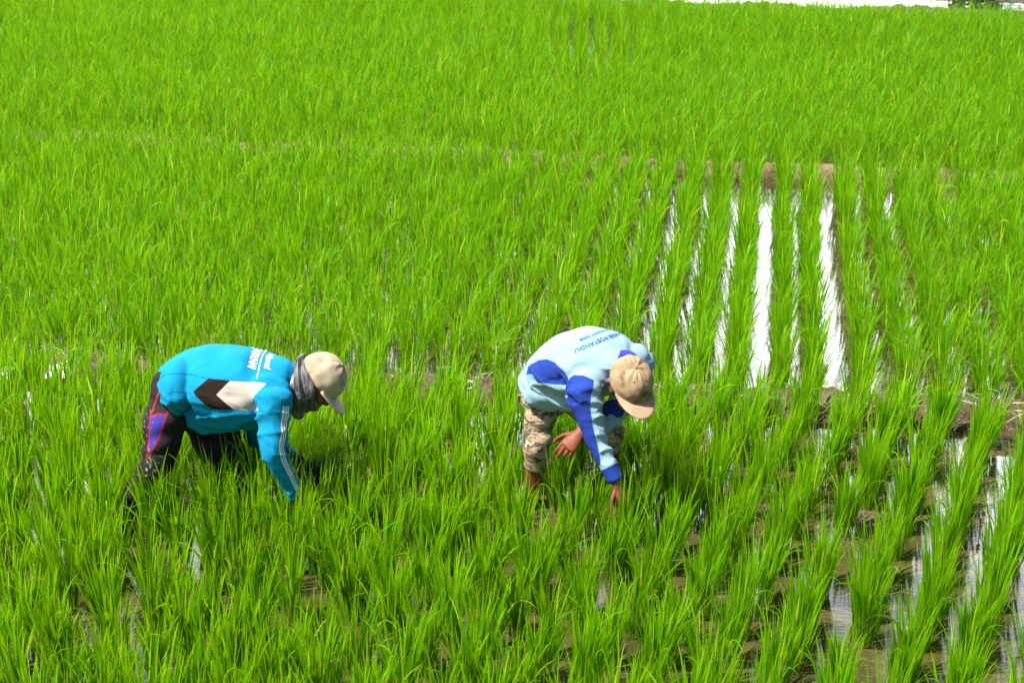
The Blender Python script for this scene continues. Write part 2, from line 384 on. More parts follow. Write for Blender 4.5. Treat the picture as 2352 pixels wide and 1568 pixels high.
# ------------------------------------------------------------------ modelling tools for the people
def catmull(P, sub):
    P = np.array(P, float); n = len(P); out = []
    for i in range(n-1):
        p0 = P[max(i-1, 0)]; p1 = P[i]; p2 = P[i+1]; p3 = P[min(i+2, n-1)]
        if i == 0: p0 = 2*p1-p2
        if i == n-2: p3 = 2*p2-p1
        for k in range(sub):
            t = k/sub
            out.append(.5*((2*p1)+(-p0+p2)*t+(2*p0-5*p1+4*p2-p3)*t*t+(-p0+3*p1-3*p2+p3)*t**3))
    out.append(P[-1]); return np.array(out)
def tube(bm, pts_, lat, n=22, sub=6, cap=.55):
    """closed loft through (point, half width along lat, half depth)"""
    P = catmull([[*p, ra, rb] for p, ra, rb in pts_], sub)
    C = P[:, :3]; T = np.gradient(C, axis=0); T /= np.linalg.norm(T, axis=1)[:, None]
    lat = np.array(lat, float); rings = []
    def ring(c, t, ra, rb):
        l = lat-t*(lat@t); l /= np.linalg.norm(l); u = np.cross(t, l)
        return [bm.verts.new(c+ra*math.cos(a)*l+rb*math.sin(a)*u) for a in np.linspace(0, 2*math.pi, n, endpoint=False)]
    r0, r1 = P[0], P[-1]
    for f in (.95, .75, .4): rings.append(ring(C[0]-T[0]*min(r0[3], r0[4])*cap*f, T[0], r0[3]*math.sqrt(1-f*f), r0[4]*math.sqrt(1-f*f)))
    for i in range(len(P)): rings.append(ring(C[i], T[i], P[i, 3], P[i, 4]))
    for f in (.4, .75, .95): rings.append(ring(C[-1]+T[-1]*min(r1[3], r1[4])*cap*f, T[-1], r1[3]*math.sqrt(1-f*f), r1[4]*math.sqrt(1-f*f)))
    for a, b in zip(rings[:-1], rings[1:]):
        for k in range(n): bm.faces.new((a[k], a[(k+1) % n], b[(k+1) % n], b[k]))
    bm.faces.new(rings[0][::-1]); bm.faces.new(rings[-1])
    return P
def ell(bm, c, axes, rad, seg=20):
    m = Matrix([list(a.normalized()) for a in axes]).transposed().to_4x4()
    mm = Matrix.Translation(c) @ m @ Matrix.Diagonal((*rad, 1))
    bmesh.ops.create_uvsphere(bm, u_segments=seg, v_segments=seg//2+2, radius=1, matrix=mm)
def fuse(bm, voxel, smooth=5, name='tmp'):
    bmesh.ops.recalc_face_normals(bm, faces=bm.faces)
    me = bpy.data.meshes.new(name); bm.to_mesh(me); bm.free()
    o = bpy.data.objects.new(name, me); COL.objects.link(o)
    r = o.modifiers.new('r', 'REMESH'); r.mode = 'VOXEL'; r.voxel_size = voxel; r.use_smooth_shade = True
    s = o.modifiers.new('s', 'SMOOTH'); s.factor = .5; s.iterations = smooth
    dg = bpy.context.evaluated_depsgraph_get()
    res = bpy.data.meshes.new_from_object(o.evaluated_get(dg)); res.name = name
    bpy.data.objects.remove(o); bpy.data.meshes.remove(me)
    res.polygons.foreach_set('use_smooth', [True]*len(res.polygons))
    return res
def set_co(me, v):
    me.vertices.foreach_set('co', np.ascontiguousarray(v, dtype=np.float32).ravel()); me.update()
def sdf_poly(p, poly):
    """signed distance to a polygon, positive inside"""
    poly = np.array(poly, float); n = len(poly); d = np.full(len(p), 1e9); ins = np.zeros(len(p), bool)
    for i in range(n):
        a, b = poly[i], poly[(i+1) % n]; e = b-a; w_ = p-a
        h = np.clip((w_@e)/(e@e), 0, 1); d = np.minimum(d, np.linalg.norm(w_-h[:, None]*e, axis=1))
        c = ((a[1] > p[:, 1]) != (b[1] > p[:, 1])) & (p[:, 0] < (b[0]-a[0])*(p[:, 1]-a[1])/(b[1]-a[1]+1e-12)+a[0]); ins ^= c
    return np.where(ins, d, -d)
def dist_line(p, ln):
    d = np.full(len(p), 1e9)
    for a, b in zip(ln[:-1], ln[1:]):
        a = np.array(a, float); e = np.array(b, float)-a; w_ = p-a; h = np.clip((w_@e)/(e@e), 0, 1)
        d = np.minimum(d, np.linalg.norm(w_-h[:, None]*e, axis=1))
    return d
def chain_coords(v, P, lat):
    """for each vertex: distance/radius, length along (m), angle round a tube axis P"""
    C = P[:, :3]; rad = (P[:, 3]+P[:, 4])/2
    d = np.linalg.norm(v[:, None, :]-C[None], axis=2); k = np.argmin(d/rad[None], 1)
    s = np.concatenate([[0], np.cumsum(np.linalg.norm(np.diff(C, axis=0), axis=1))])
    T = np.gradient(C, axis=0); T /= np.linalg.norm(T, axis=1)[:, None]
    rel = v-C[k]; along = (rel*T[k]).sum(1); rel = rel-T[k]*along[:, None]
    lat = np.array(lat, float); l = lat[None]-T[k]*(T[k]@lat)[:, None]; l /= np.linalg.norm(l, axis=1)[:, None]; u = np.cross(T[k], l)
    return (d/rad[None]).min(1), s[k]+along, np.arctan2((rel*u).sum(1), (rel*l).sum(1)), rad[k]
def ridge(v, sx, sy, sz, seed, pw=3):
    n_ = np.array([noise.noise(Vector((q[0]*sx+seed, q[1]*sy-seed, q[2]*sz+seed*.3))) for q in v])
    return np.clip(1-2.2*np.abs(n_), 0, 1)**pw
def crease(x): return 1-2*np.abs(np.sin(x/2))**.7
OBL = R(27)
def pattern_frame(centre, zc, u0, v0, k):
    """a garment pattern plane, seen slightly from above: maps drawing units to metres round the garment's centre"""
    e1 = np.array([1, 0, 0]); e2 = np.array([0, math.sin(OBL), math.cos(OBL)]); c = np.array(centre)
    s = FPX/zc*k
    to2 = lambda v: np.stack([(v-c)@e1, (v-c)@e2], 1)
    dr = lambda pts_: [((u-u0)/s, -(vv-v0)/s) for u, vv in pts_]
    return to2, dr
def finger(bm, pts_, lat, r0, r1):
    n = len(pts_)
    tube(bm, [(p, r0+(r1-r0)*i/(n-1), r0+(r1-r0)*i/(n-1)) for i, p in enumerate(pts_)], lat, n=12, sub=4, cap=.9)
def hand(bm, wrist, d, back, thumb_side, curl=.35, size=1.0, spread=.10):
    """palm and five fingers: d points to the finger tips, back is the back of the hand"""
    d = d.normalized(); back = (back-d*back.dot(d)).normalized(); s = (thumb_side-d*thumb_side.dot(d)-back*thumb_side.dot(back)).normalized()
    k = size
    tube(bm, [(wrist-d*.02*k, .026*k, .020*k), (wrist+d*.02*k, .030*k, .018*k), (wrist+d*.055*k, .038*k, .016*k), (wrist+d*.085*k, .039*k, .013*k)], s, n=18)
    for i, (off, ln, cu) in enumerate(((.030, .070, .7), (.010, .078, 1.0), (-.011, .072, 1.25), (-.031, .056, 1.5))):
        b = wrist+d*(.085-.006*abs(i-1))*k+s*off*k; dd = (d+s*(off*spread*28)).normalized(); P = [b-dd*.012*k]; ang = 0
        for seg, f in ((0, .45), (1, .32), (2, .23)):
            ang += curl*cu*(.55, 1, .8)[seg]; dirv = dd*math.cos(ang)-back*math.sin(ang); P.append(P[-1]+dirv*(ln*f*k+(.012*k if seg == 0 else 0)))
        finger(bm, P, s, .0088*k, .0068*k)
    P = [wrist+d*.022*k+s*.024*k-back*.004*k]
    for f, (a, c_) in zip((.046, .034, .026), ((.75, .25), (.45, .35), (.2, .4))):
        P.append(P[-1]+(d*math.cos(a)+s*math.sin(a)-back*c_).normalized()*f*k)
    finger(bm, P, back, .0115*k, .0075*k)
def head_parts(bm, C, U, V, S):
    ax = (V, S, U)
    ell(bm, C+U*.018-V*.008, ax, (.094, .073, .098)); ell(bm, C-U*.045+V*.030, ax, (.058, .056, .066))
    ell(bm, C-U*.022+V*.096, ax, (.018, .015, .018)); ell(bm, C+U*.005+V*.088, ax, (.012, .009, .03)); ell(bm, C-U*.026+V*.088, ax, (.014, .019, .010))
    ell(bm, C+U*.028+V*.078, ax, (.016, .050, .012)); ell(bm, C-U*.054+V*.082, ax, (.012, .024, .007)); ell(bm, C-U*.067+V*.079, ax, (.011, .020, .008))
    ell(bm, C-U*.094+V*.066, ax, (.020, .022, .017))
    for s in (-1, 1):
        ell(bm, C-U*.016+V*.062+S*s*.045, ax, (.024, .022, .020)); ell(bm, C-U*.012-V*.006+S*s*.076, ax, (.019, .009, .031))
def face_bits(C, U, V, S, body):
    for s in (-1, 1):
        bm = bmesh.new(); ell(bm, C+U*.007+V*.076+S*s*.031, (V, S, U), (.012, .014, .009)); from_bm('eye', bm, M_EYE, body)
def make_cap(root, C, U, V, S, m, mb, pucker, tilt_brim, brim_len=.072, amp=.0012):
    nth, nph = 26, 72; rv, rs, ru = .106, .086, .098
    v = []; base = C+U*.030-V*.006
    for i in range(nth+1):
        th = (i/nth)*R(97)
        for j in range(nph):
            ph = 2*math.pi*j/nph
            seam = math.exp(-((ph/(math.pi/3)-round(ph/(math.pi/3)))/.06)**2)
            f = 1-amp*14*seam*.12
            f += pucker*math.exp(-(th/.75)**2)*.034*math.sin(ph*9+1.3*math.sin(ph*2))*min(1, th*3)
            nz = noise.noise(Vector((math.cos(ph)*math.sin(th)*3.1, math.sin(ph)*math.sin(th)*3.1, math.cos(th)*3)) + C*3)
            f += .032*nz*(.4+pucker)
            zz = math.cos(th)
            p = base + V*(rv*f*math.sin(th)*math.cos(ph)) + S*(rs*f*math.sin(th)*math.sin(ph)) + U*(ru*f*zz if zz > 0 else ru*zz*1.6)
            v.append(p)
    q = [(i*nph+j, (i+1)*nph+j, (i+1)*nph+(j+1) % nph, i*nph+(j+1) % nph) for i in range(nth) for j in range(nph)]
    th_attr = [i/nth for i in range(nth+1) for j in range(nph)]
    ph_attr = [j/nph for i in range(nth+1) for j in range(nph)]
    me = np_mesh('cap', np.array([list(p) for p in v]), np.array(q), {'th': th_attr, 'ph': ph_attr}); me.materials.append(m)
    cap = attach(bpy.data.objects.new('cap', me), root)
    sm = cap.modifiers.new('solid', 'SOLIDIFY'); sm.thickness = .003; sm.offset = -1
    na, nl = 30, 10; v = []
    for i in range(na+1):
        ph = -R(68)+R(136)*i/na; e = math.cos(ph/R(68)*math.pi/2)**.75
        for j in range(nl+1):
            t = j/nl; root_p = base+V*(rv*.98*math.cos(ph))+S*(rs*.985*math.sin(ph))-U*.006
            o_ = (V*math.cos(tilt_brim)-U*math.sin(tilt_brim))*(brim_len*e*t)+S*(math.sin(ph)*.010*t*e)
            v.append(root_p+o_-U*(.016*(math.sin(ph))**2*t))
    q = [(i*(nl+1)+j, (i+1)*(nl+1)+j, (i+1)*(nl+1)+j+1, i*(nl+1)+j+1) for i in range(na) for j in range(nl)]
    me = np_mesh('brim', np.array([list(p) for p in v]), np.array(q)); me.materials.append(mb)
    br = attach(bpy.data.objects.new('brim', me), cap); sm = br.modifiers.new('solid', 'SOLIDIFY'); sm.thickness = .0035; sm.offset = 0
    bm = bmesh.new(); ell(bm, base+U*(ru+.001), (V, S, U), (.008, .008, .004), 12); from_bm('button', bm, m, cap)
    return cap, base
def eyelets(cap, base, U, V, S, m):
    for k in range(6):
        ph = math.pi/6+k*math.pi/3; th = .62
        p = base+V*(.1068*math.sin(th)*math.cos(ph))+S*(.0868*math.sin(th)*math.sin(ph))+U*(.0988*math.cos(th))
        nrm = (p-base).normalized(); t1 = nrm.orthogonal().normalized(); t2 = nrm.cross(t1)
        bm = bmesh.new(); ell(bm, p, (t1, t2, nrm), (.0035, .0035, .0012), 8); from_bm('eyelet', bm, m, cap)
def lettering(shirt, me, parent, text, size, place, m, off=.0025, spacing=1.0):
    """text as a mesh lying on the cloth: place(x, y) -> (point above the cloth, direction to it)"""
    cu = bpy.data.curves.new('lettering', 'FONT'); cu.body = text; cu.size = size; cu.offset = size*.022; cu.space_character = spacing; cu.align_x = 'CENTER'
    o = bpy.data.objects.new('tmp', cu); COL.objects.link(o)
    dg = bpy.context.evaluated_depsgraph_get(); tm = bpy.data.meshes.new_from_object(o.evaluated_get(dg)); bpy.data.objects.remove(o)
    bm = bmesh.new(); bm.from_mesh(tm); bmesh.ops.triangulate(bm, faces=bm.faces)
    bmesh.ops.subdivide_edges(bm, edges=[e for e in bm.edges if e.calc_length() > size*.25], cuts=1)
    bvh = BVHTree.FromPolygons([v.co.copy() for v in me.vertices], [tuple(p.vertices) for p in me.polygons])
    bad = []; last = None
    for vt in bm.verts:
        p, d = place(vt.co.x, vt.co.y); hit, nr, _, _ = bvh.ray_cast(p, d)
        if hit and (last is None or (hit-last).length < .35): vt.co = hit+nr*off; last = hit
        else: bad.append(vt)
    bmesh.ops.delete(bm, geom=bad, context='VERTS')
    return from_bm('lettering', bm, m, parent, smooth=False)

# ------------------------------------------------------------------ person in the blue jacket
def PL(u, v, Y): return at((500+u/1.96)/4, (1300+v/1.96)/4, Y)
p1 = empty('person', ground_at(150, 522)); tag(p1, 'person bent over in a turquoise long-sleeved top, dark trousers and beige cap', 'person', 'people weeding the rice')
LAT = Vector((0, 1, 0))
nsh, nel, nwr = PL(1165, 565, 5.84), PL(1160, 985, 5.74), PL(1330, 1330, 5.76)
fsh, fel, fwr = PL(1165, 330, 6.20), PL(1030, 850, 6.22), PL(1310, 1040, 6.12)
spine = [(PL(432, 560, 5.99), .168, .126), (PL(490, 512, 6.02), .195, .148), (PL(620, 478, 6.03), .215, .165), (PL(850, 480, 6.02), .215, .168),
         (PL(1020, 480, 6.02), .210, .152), (PL(1150, 455, 6.02), .185, .125), (PL(1255, 425, 6.02), .120, .095), (PL(1320, 420, 6.02), .075, .070)]
nhip, nkn, nan = PL(335, 650, 5.95), PL(255, 1080, 5.90), PL(-5, 1460, 6.05)
fhip, fkn, fan = PL(520, 600, 6.14), PL(815, 1060, 6.10), PL(800, 1520, 6.12)
HC, HU, HV = PL(1512, 432, 6.0), Vector((.80, -.04, .50)).normalized(), Vector((.52, -.10, -.80))
HV = (HV-HU*HV.dot(HU)).normalized(); HS = HU.cross(HV)
neck = PL(1330, 445, 6.02)
# body: one continuous surface
bm = bmesh.new()
tube(bm, [(p, a*.82, b*.78) for p, a, b in spine[:-1]], LAT)
ell(bm, PL(395, 560, 6.03), (Vector((1, 0, 0)), LAT, Vector((0, 0, 1))), (.075, .125, .09))
tube(bm, [(PL(1230, 440, 6.02), .08, .07), (neck, .062, .060), (HC-HU*.05-HV*.02, .056, .058)], LAT)
head_parts(bm, HC, HU, HV, HS)
for sh, el, wr in ((nsh, nel, nwr), (fsh, fel, fwr)):
    tube(bm, [(sh+Vector((.0, 0, .02)), .046, .046), (sh.lerp(el, .5), .041, .041), (el, .032, .032), (el.lerp(wr, .5), .028, .028), (wr, .024, .021)], LAT)
for h, k, a in ((nhip, nkn, nan), (fhip, fkn, fan)):
    tube(bm, [(h, .066, .068), (h.lerp(k, .5), .062, .066), (k, .052, .054), (k.lerp(a, .5), .048, .05), (a, .034, .036)], LAT)
    tube(bm, [(a+Vector((-.05, 0, -.03)), .032, .03), (a+Vector((.05, 0, -.05)), .04, .028), (a+Vector((.15, 0, -.065)), .042, .018)], LAT, n=16)
hand(bm, nwr+(nwr-nel).normalized()*.01, (nwr-nel).normalized()+Vector((.1, 0, -.3)), Vector((-.2, -1, .2)), Vector((.9, 0, .3)), curl=.6)
hand(bm, fwr+(fwr-fel).normalized()*.01, Vector((.85, -.1, -.45)), Vector((.3, -.1, .9)), Vector((.2, -.9, 0)), curl=.75)
me = fuse(bm, .0035, 4, 'body'); me.materials.append(M_SKIN)
body1 = attach(bpy.data.objects.new('body', me), p1); face_bits(HC, HU, HV, HS, body1)
# trousers
def folds(v, P, lat, amp, freq, seed, lo=0, hi=1):
    nd, s, ang, rad = chain_coords(v, P, lat)
    ph = s*freq+1.1*np.sin(ang+seed)+2.4*vnoise(v, 7, seed)
    return amp*np.sin(ph)*(.5+.5*vnoise(v, 5, seed+3)+.3), nd, s, ang
bm = bmesh.new(); Y1 = Vector((1, 0, 0))
ell(bm, PL(400, 545, 6.03), (Y1, LAT, Vector((0, 0, 1))), (.108, .160, .135), 28)
TL = [tube(bm, [(nhip+Vector((.01, 0, .0)), .092, .092), (nhip.lerp(nkn, .35), .090, .094), (nhip.lerp(nkn, .7), .076, .080), (nkn, .068, .070), (nkn.lerp(nan, .5), .060, .060), (nan, .052, .050)], Y1, n=26),
      tube(bm, [(fhip, .105, .11), (fhip.lerp(fkn, .4)+Vector((.02, 0, 0)), .105, .11), (fhip.lerp(fkn, .75), .098, .1), (fkn, .088, .085), (fkn.lerp(fan, .5), .068, .07), (fan, .055, .055)], Y1, n=26)]
me = fuse(bm, .006, 4, 'trousers'); v = verts_np(me); nr = norms_np(me)
dd = 0
f0, n0, *_ = folds(v, TL[0], Y1, .006, 46, 1.7); f1, n1, *_ = folds(v, TL[1], Y1, .007, 40, 4.1)
set_co(me, v+nr*np.where(n0 < n1, f0, f1)[:, None]); v = verts_np(me)
zc1 = 6.56
to2, dr = pattern_frame(PL(290, 850, 5.9), 6.62, 290, 850, 7.84)
p2 = to2(v); nearleg = np.where(n0 < n1+.15, 1, -1)*1.0
set_attr(me, 'inset', np.where(nearleg > 0, sdf_poly(p2, dr([(232, 718), (354, 706), (302, 860), (245, 955), (206, 985), (196, 950), (216, 830)])), -1))
pip = np.minimum.reduce([dist_line(p2, dr([(303, 520), (258, 620), (230, 705), (207, 870), (183, 1035)])), dist_line(p2, dr([(380, 650), (350, 730), (310, 850), (250, 950), (183, 1035)])), dist_line(p2, dr([(230, 717), (290, 701), (356, 705)]))])
set_attr(me, 'piping', np.where((nearleg > 0) & (v[:, 1] < 6.0), pip, 1))
mud = np.maximum(sdf_poly(p2, dr([(150, 700), (215, 680), (215, 960), (150, 960)])), sdf_poly(p2, dr([(180, 1020), (280, 1020), (330, 1180), (150, 1200)])))
set_attr(me, 'mudzone', np.where(nearleg > 0, mud, -1))
mt = Mat('dark_trousers'); c = mt.mixc(mt.rng(mt.noise(12, 4), .3, .7), (.014, .011, .013), (.030, .024, .026))
c = mt.mixc(mt.rng(mt.attr('inset'), -.0012, .0012), c, (.055, .040, .30))
spot = mt.math('MULTIPLY', mt.rng(mt.noise(55, 4), .57, .66), mt.rng(mt.attr('mudzone'), -.03, .015))
c = mt.mixc(spot, c, (.42, .33, .26)); c = mt.mixc(mt.rng(mt.attr('piping'), .0045, .0025), c, (.34, .015, .03))
me.materials.append(mt.done(mt.pbr(c, .9, .15, mt.bump(mt.noise(900, 2), .15, .002))))
attach(bpy.data.objects.new('trousers', me), p1)
# top
def arm_sleeve(bm, sh, el, wr, r, n=26):
    return tube(bm, [(sh+(sh-el).normalized()*-.0, r[0], r[0]), (sh.lerp(el, .33), r[1], r[1]), (sh.lerp(el, .7), r[2], r[2]), (el, r[3], r[3]), (el.lerp(wr, .5), r[4], r[4]), (wr, r[5], r[5])], Vector((1, 0, 0)), n=n)
bm = bmesh.new(); TS = tube(bm, spine, LAT, n=36, cap=.35)
SN = arm_sleeve(bm, nsh, nel, nwr, (.080, .068, .060, .050, .040, .034)); SF = arm_sleeve(bm, fsh, fel, fwr, (.08, .072, .062, .054, .045, .036))
ell(bm, PL(425, 480, 5.94), (Y1, LAT, Vector((0, 0, 1))), (.078, .125, .12), 28)
ell(bm, PL(1090, 540, 5.9), (Y1, LAT, Vector((0, 0, 1))), (.12, .09, .09))
ell(bm, PL(760, 640, 6.0), (Y1, LAT, Vector((0, 0, 1))), (.22, .14, .10), 30)     # loose belly of the cloth
me = fuse(bm, .006, 5, 'shirt'); v = verts_np(me); nr = norms_np(me)
nT, sT, aT, _ = chain_coords(v, TS, LAT); nN, sN, aN, _ = chain_coords(v, SN, Y1); nF, sF, aF, _ = chain_coords(v, SF, Y1)
isN = (nN < nT) & (nN < nF) & (sN > .06); isF = (nF < nT) & (nF < nN) & (sF > .06)
under = np.clip(.55-nr[:, 2], 0, 1)
drape = .013*crease(v[:, 0]*34+v[:, 2]*52+3.4*vnoise(v, 5, 2.2))*np.clip(.5+1.3*vnoise(v, 3.4, 5.0), 0, 1.2)*under + .006*vnoise(v, 11, 7.7) + .011*ridge(v, 5, 6, 13, 3.3)*(.25+.75*np.clip(under*1.6, 0, 1)) - .008*ridge(v+v[:, [2, 0, 1]]*.6, 11, 7, 6, 8.1)*np.clip(under*1.6, 0, 1)
slv = .0055*crease(sN*80+1.9*np.sin(aN+.6)+3.0*vnoise(v, 7, 1.0))*(.15+1.4*np.clip(vnoise(v, 6, 9.0)+.15, 0, 1)) + .004*vnoise(v, 9, 2.1) + .006*ridge(v, 9, 9, 16, 2.2)
set_co(me, v+nr*np.where(isN | isF, slv, drape)[:, None])
to2, dr = pattern_frame(PL(850, 560, 5.86), 6.50, 850, 560, 7.84)
p2 = to2(v); near_side = (v[:, 1] < 6.05) & ~isN & ~isF
set_attr(me, 'dark', np.where(near_side, sdf_poly(p2, dr([(555, 525), (668, 422), (838, 444), (735, 548), (868, 655), (690, 658), (610, 590)])), -1))
set_attr(me, 'white', np.where(near_side, sdf_poly(p2, dr([(838, 442), (1118, 458), (1010, 590), (1045, 680), (868, 657), (733, 548)])), -1))
seam = np.minimum.reduce([dist_line(p2, dr([(268, 415), (320, 390), (420, 383), (520, 390), (668, 424), (838, 443), (1115, 460)])), dist_line(p2, dr([(328, 570), (400, 525), (470, 528), (555, 536)])), dist_line(p2, dr([(575, 670), (640, 672), (700, 660), (830, 652), (1040, 680)])), dist_line(p2, dr([(430, 690), (510, 655)]))])
set_attr(me, 'seam', np.where(near_side & ~isN, seam, 1))
# three stripes down the outer front of the sleeve
phi = aN; arc = np.where(isN | (nN < nT+.25), 1, 0)
STRIPE_C = 0.6
dphi = (phi-STRIPE_C+math.pi) % (2*math.pi)-math.pi
lat_m = dphi*.055
set_attr(me, 'stripe', np.where((arc > 0) & (v[:, 1] < 6.0) & (sN > .035), lat_m, 1))
mt = Mat('turquoise_jersey'); c = mt.mixc(mt.rng(mt.noise(9, 4), .3, .7), (.003, .20, .385), (.004, .25, .45))
c = mt.mixc(mt.rng(mt.attr('seam'), .004, .0015), c, (.002, .12, .30))
c = mt.mixc(mt.rng(mt.attr('dark'), -.001, .001), c, (.016, .009, .007)); c = mt.mixc(mt.rng(mt.attr('white'), -.001, .001), c, (.43, .39, .34))
ab = mt.math('ABSOLUTE', mt.attr('stripe')); k3 = mt.math('ABSOLUTE', mt.math('SUBTRACT', ab, .0115))
st = mt.math('MAXIMUM', mt.rng(ab, .0042, .0032), mt.rng(k3, .0042, .0032))
c = mt.mixc(st, c, (.74, .74, .74))
me.materials.append(mt.done(mt.pbr(c, .88, .15, mt.bump(mt.noise(700, 2), .15, .002))))
shirt1 = attach(bpy.data.objects.new('shirt', me), p1)
M_WHITE = plain('white_print', (.78, .78, .78), .8)
oc = PL(1075, 290, 5.97)
for txt, size, dx, spc in (("'JANGKA .SN'IWI", .046, -.052, .66), ('lamjun_lonumnool', .038, .012, .66)):
    lettering(shirt1, me, shirt1, txt, size, lambda x, y, dx=dx: (oc+Vector((dx+y, -x*.82, .35)), Vector((0, .12, -1)).normalized()), M_WHITE, spacing=spc)
bmr = bmesh.new(); bvh = BVHTree.FromPolygons([vv.co.copy() for vv in me.vertices], [tuple(p.vertices) for p in me.polygons])
rows = []
for i in range(25):
    yy = oc.y-.16+.32*i/24; row = []
    for xx in (oc.x-.010, oc.x-.005):
        h, n_, _, _ = bvh.ray_cast(Vector((xx, yy, oc.z+.4)), Vector((0, .12, -1)).normalized()); row.append(bmr.verts.new((h+n_*.0025) if h else Vector((xx, yy, oc.z))))
    rows.append(row)
for a, b in zip(rows[:-1], rows[1:]): bmr.faces.new((a[0], a[1], b[1], b[0]))
from_bm('print_line', bmr, M_WHITE, shirt1)
# grey satin scarf round neck and ears
bm = bmesh.new()
SC = tube(bm, [(PL(1330, 440, 6.02), .098, .088), (PL(1380, 450, 6.02), .104, .108), (PL(1440, 448, 6.01), .107, .122), (PL(1482, 440, 6.01), .100, .108)], LAT, n=40, cap=.2)
tube(bm, [(PL(1355, 580, 6.0), .05, .05), (PL(1350, 650, 6.0), .045, .035), (PL(1348, 700, 6.0), .03, .02)], LAT, n=16)
me = fuse(bm, .005, 3, 'scarf'); v = verts_np(me); nr = norms_np(me)
nd, s_, a_, _ = chain_coords(v, SC, LAT)
fo = .0075*np.sin(s_*150+1.6*np.sin(a_*2)+3*vnoise(v, 8, 3.0)) + .004*np.sin(s_*330+3*vnoise(v, 12, 6.0)); set_co(me, v+nr*fo[:, None])
mt = Mat('grey_satin'); c = mt.mixc(mt.rng(mt.noise(16, 4, (3, 1, 1)), .35, .65), (.028, .028, .03), (.17, .165, .17))
me.materials.append(mt.done(mt.pbr(c, .42, .5)))
attach(bpy.data.objects.new('scarf', me), p1)
def cap_mat(name, lo, hi, stain):
    m = Mat(name); a = m.noise(18, 5); c = m.mixc(m.rng(a, .3, .7), lo, hi)
    c = m.mixc(m.math('MULTIPLY', m.rng(m.noise(13, 4), .54, .66), stain), c, tuple(x*.45 for x in lo))
    f = m.math('FRACT', m.math('MULTIPLY', m.attr('ph'), 6.0)); f = m.math('ABSOLUTE', m.math('SUBTRACT', f, .5))
    c = m.mixc(m.rng(f, .490, .498, 0, .55), c, tuple(x*.5 for x in lo))
    return m.done(m.pbr(c, .9, .15, m.bump(m.noise(500, 2), .2, .002)))
capm1 = cap_mat('beige_cap', (.38, .31, .20), (.52, .43, .30), .5)
make_cap(p1, HC, HU, HV, HS, capm1, cloth_mat('beige_brim', (.43, .37, .27)), .8, .10, .082)
# dark glove on the far hand
bm = bmesh.new(); hand(bm, fwr+(fwr-fel).normalized()*.01, Vector((.85, -.1, -.45)), Vector((.3, -.1, .9)), Vector((.2, -.9, 0)), curl=.75, size=1.14)
tube(bm, [(fwr-Vector((.06, 0, -.02)), .042, .042), (fwr, .036, .032), (fwr+Vector((.03, 0, -.01)), .034, .026)], LAT)
me = fuse(bm, .004, 3, 'glove'); me.materials.append(cloth_mat('black_glove', (.012, .012, .016))); attach(bpy.data.objects.new('glove', me), p1)
# seedlings held in that hand
hb = fwr+Vector((.09, -.02, -.05)); nb = 260
base = np.array(hb)[None]+rng.normal(0, .012, (nb, 3)); aa = rng.normal(-.25, .55, nb)
v, q, t, r = blades(base, aa, rng.uniform(.75, 1.9, nb), rng.normal(.25, .3, nb), rng.uniform(.12, .28, nb), rng.uniform(.002, .0045, nb), rng.uniform(-1, 1, nb), rng.uniform(0, .9, nb), 5)
me = np_mesh('seedling_bundle', v, q, {'t': t, 'rnd': r}); me.materials.append(M_DARKLEAF)
tag(link(bpy.data.objects.new('seedling_bundle', me)), 'bunch of fine dark green grass held in the black gloved hand', 'grass bunch')

# ------------------------------------------------------------------ person in the pale blue shirt
def PR(u, v, Y): return at((1950+u/1.845)/4, (1250+v/1.845)/4, Y)
p3 = empty('person', ground_at(560, 508)); tag(p3, 'person bent over in a pale blue shirt with royal blue panels and camouflage trousers', 'person', 'people weeding the rice')
FW = Vector((.72, -.69, 0)).normalized(); RT = Vector((-.69, -.72, 0)).normalized()
nsh, nel, nwr = PR(705, 575, 5.80), PR(812, 960, 5.72), PR(942, 1222, 5.66)
fsh, fel, fwr = PR(1120, 335, 6.03), PR(925, 760, 6.02), PR(735, 870, 5.90)
spine = [(PR(468, 565, 6.27), .158, .116), (PR(516, 480, 6.22), .168, .136), (PR(615, 412, 6.13), .188, .152), (PR(740, 375, 6.04), .200, .150),
         (PR(860, 385, 5.97), .190, .125), (PR(935, 415, 5.92), .115, .09), (PR(985, 440, 5.89), .07, .065)]
nhip, nkn, nan = PR(400, 610, 6.18), PR(368, 1000, 6.10), PR(300, 1530, 6.16)
fhip, fkn, fan = PR(560, 500, 6.33), PR(895, 860, 6.20), PR(890, 1380, 6.26)
HC = PR(1055, 535, 5.80); HU = Vector((.14, -.56, .81)).normalized(); HV = Vector((.28, -.78, -.56)); HV = (HV-HU*HV.dot(HU)).normalized(); HS = HU.cross(HV)
bm = bmesh.new()
tube(bm, [(p, a*.82, b*.78) for p, a, b in spine[:-1]], RT)
ell(bm, PR(470, 540, 6.26), (FW, RT, Vector((0, 0, 1))), (.09, .14, .11))
tube(bm, [(PR(930, 420, 5.93), .075, .065), (PR(985, 460, 5.88), .058, .058), (HC-HU*.05-HV*.02, .055, .056)], RT)
head_parts(bm, HC, HU, HV, HS)
for sh, el, wr in ((nsh, nel, nwr), (fsh, fel, fwr)):
    tube(bm, [(sh+Vector((0, 0, .01)), .044, .044), (sh.lerp(el, .5), .039, .039), (el, .030, .030), (el.lerp(wr, .5), .026, .026), (wr, .024, .020)], RT)
